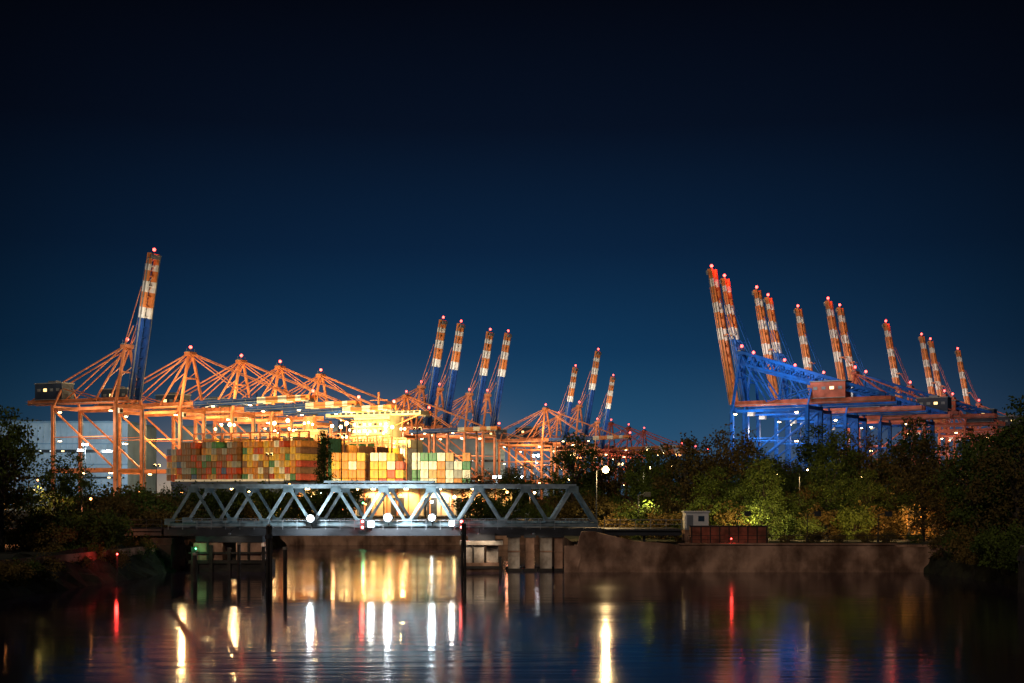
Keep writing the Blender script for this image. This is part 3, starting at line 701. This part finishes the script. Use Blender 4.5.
for i in range(14): rs(47.0+random.uniform(-.6,.7)+max(0,.12*(i-4)),114+i*3.4,random.uniform(.6,.95),1.5)
tree(TC,-39.5,300,1.15,'narrow dark conical tree behind the bridge','tree','conifer_tree',group='trees on the harbour bank')

# ------------------------------------------------------------ world + added fill sun
w = bpy.data.worlds.new('World'); S.world = w; w.use_nodes = True; nt = w.node_tree
bg = nt.nodes['Background']; tc = nt.nodes.new('ShaderNodeTexCoord'); sp = nt.nodes.new('ShaderNodeSeparateXYZ')
nt.links.new(tc.outputs['Generated'], sp.inputs[0])
rp = nt.nodes.new('ShaderNodeValToRGB'); e = rp.color_ramp.elements
stops = [(0.0,(44,88,118)),(0.045,(28,76,110)),(0.10,(13,53,87)),(0.17,(8,33,61)),(0.25,(5,15,33)),(0.34,(2,4,12)),(1.0,(2,4,10))]
e[0].position = 0; e[0].color = (*lin(stops[0][1]),1); e[1].position = 1; e[1].color = (*lin(stops[-1][1]),1)
for pz,c in stops[1:-1]:
    q = e.new(pz); q.color = (*lin(c),1)
nt.links.new(sp.outputs['Z'], rp.inputs['Fac'])
def math_(op, a, b=None):
    m = nt.nodes.new('ShaderNodeMath'); m.operation = op
    for i, v in enumerate((a, b)):
        if v is None: continue
        if isinstance(v, (int, float)): m.inputs[i].default_value = v
        else: nt.links.new(v, m.inputs[i])
    return m.outputs[0]
m2 = nt.nodes.new('ShaderNodeMapRange'); m2.inputs['From Max'].default_value = .14; m2.inputs['To Min'].default_value = 1; m2.inputs['To Max'].default_value = .28
nt.links.new(math_('MULTIPLY',sp.outputs['X'],sp.outputs['X']), m2.inputs['Value'])
vm = nt.nodes.new('ShaderNodeVectorMath'); vm.operation = 'SCALE'
nt.links.new(rp.outputs['Color'], vm.inputs[0]); nt.links.new(m2.outputs['Result'], vm.inputs['Scale'])
def dome(cx, wx, wz, col):
    gx = math_('POWER', math_('ABSOLUTE', math_('MULTIPLY', math_('ADD', sp.outputs['X'], -cx), 1/wx)), 2.0)
    gz = math_('POWER', math_('ABSOLUTE', math_('MULTIPLY', sp.outputs['Z'], 1/wz)), 1.3)
    f = math_('POWER', 2.718, math_('MULTIPLY', math_('ADD', gx, gz), -1.0))
    fy = math_('GREATER_THAN', sp.outputs['Y'], 0.0); f = math_('MULTIPLY', f, fy)
    v = nt.nodes.new('ShaderNodeVectorMath'); v.operation = 'SCALE'; v.inputs[0].default_value = col; nt.links.new(f, v.inputs['Scale']); return v.outputs[0]
acc = vm.outputs[0]
sky = nt.nodes.new('ShaderNodeTexSky'); sky.sky_type = 'NISHITA'; sky.sun_disc = False
sky.sun_elevation = math.radians(30); sky.sun_rotation = math.radians(200)
vs = nt.nodes.new('ShaderNodeVectorMath'); vs.operation = 'SCALE'; vs.inputs['Scale'].default_value = 0.0002
nt.links.new(sky.outputs['Color'], vs.inputs[0])
for t in (vs.outputs[0], dome(-.13,.11,.027,(.9,.55,.2)), dome(.24,.1,.04,(.08,.04,.05))):
    va = nt.nodes.new('ShaderNodeVectorMath'); va.operation = 'ADD'
    nt.links.new(acc, va.inputs[0]); nt.links.new(t, va.inputs[1]); acc = va.outputs[0]
nt.links.new(acc, bg.inputs['Color'])
bg.inputs['Strength'].default_value = 1.0
sl = bpy.data.lights.new('fill_sun','SUN'); sl.energy = .45; sl.angle = math.radians(.5); sl.color = (1,.82,.68)
obj('fill_light', sl, None, (0,0,100), (math.radians(60),0,math.radians(-20)))  # added warm sun from behind the camera, fills trees and quay

cam = bpy.data.cameras.new('camera'); cam.lens = 50; cam.sensor_width = 36; cam.shift_y = 0.15; cam.clip_end = 12000; cam.clip_start = .5
co = obj('camera', cam, None, (0,0,8.5), (math.radians(90),0,0)); S.camera = co
S.view_settings.view_transform = 'Standard'; S.view_settings.look = 'None'; S.view_settings.exposure = 0
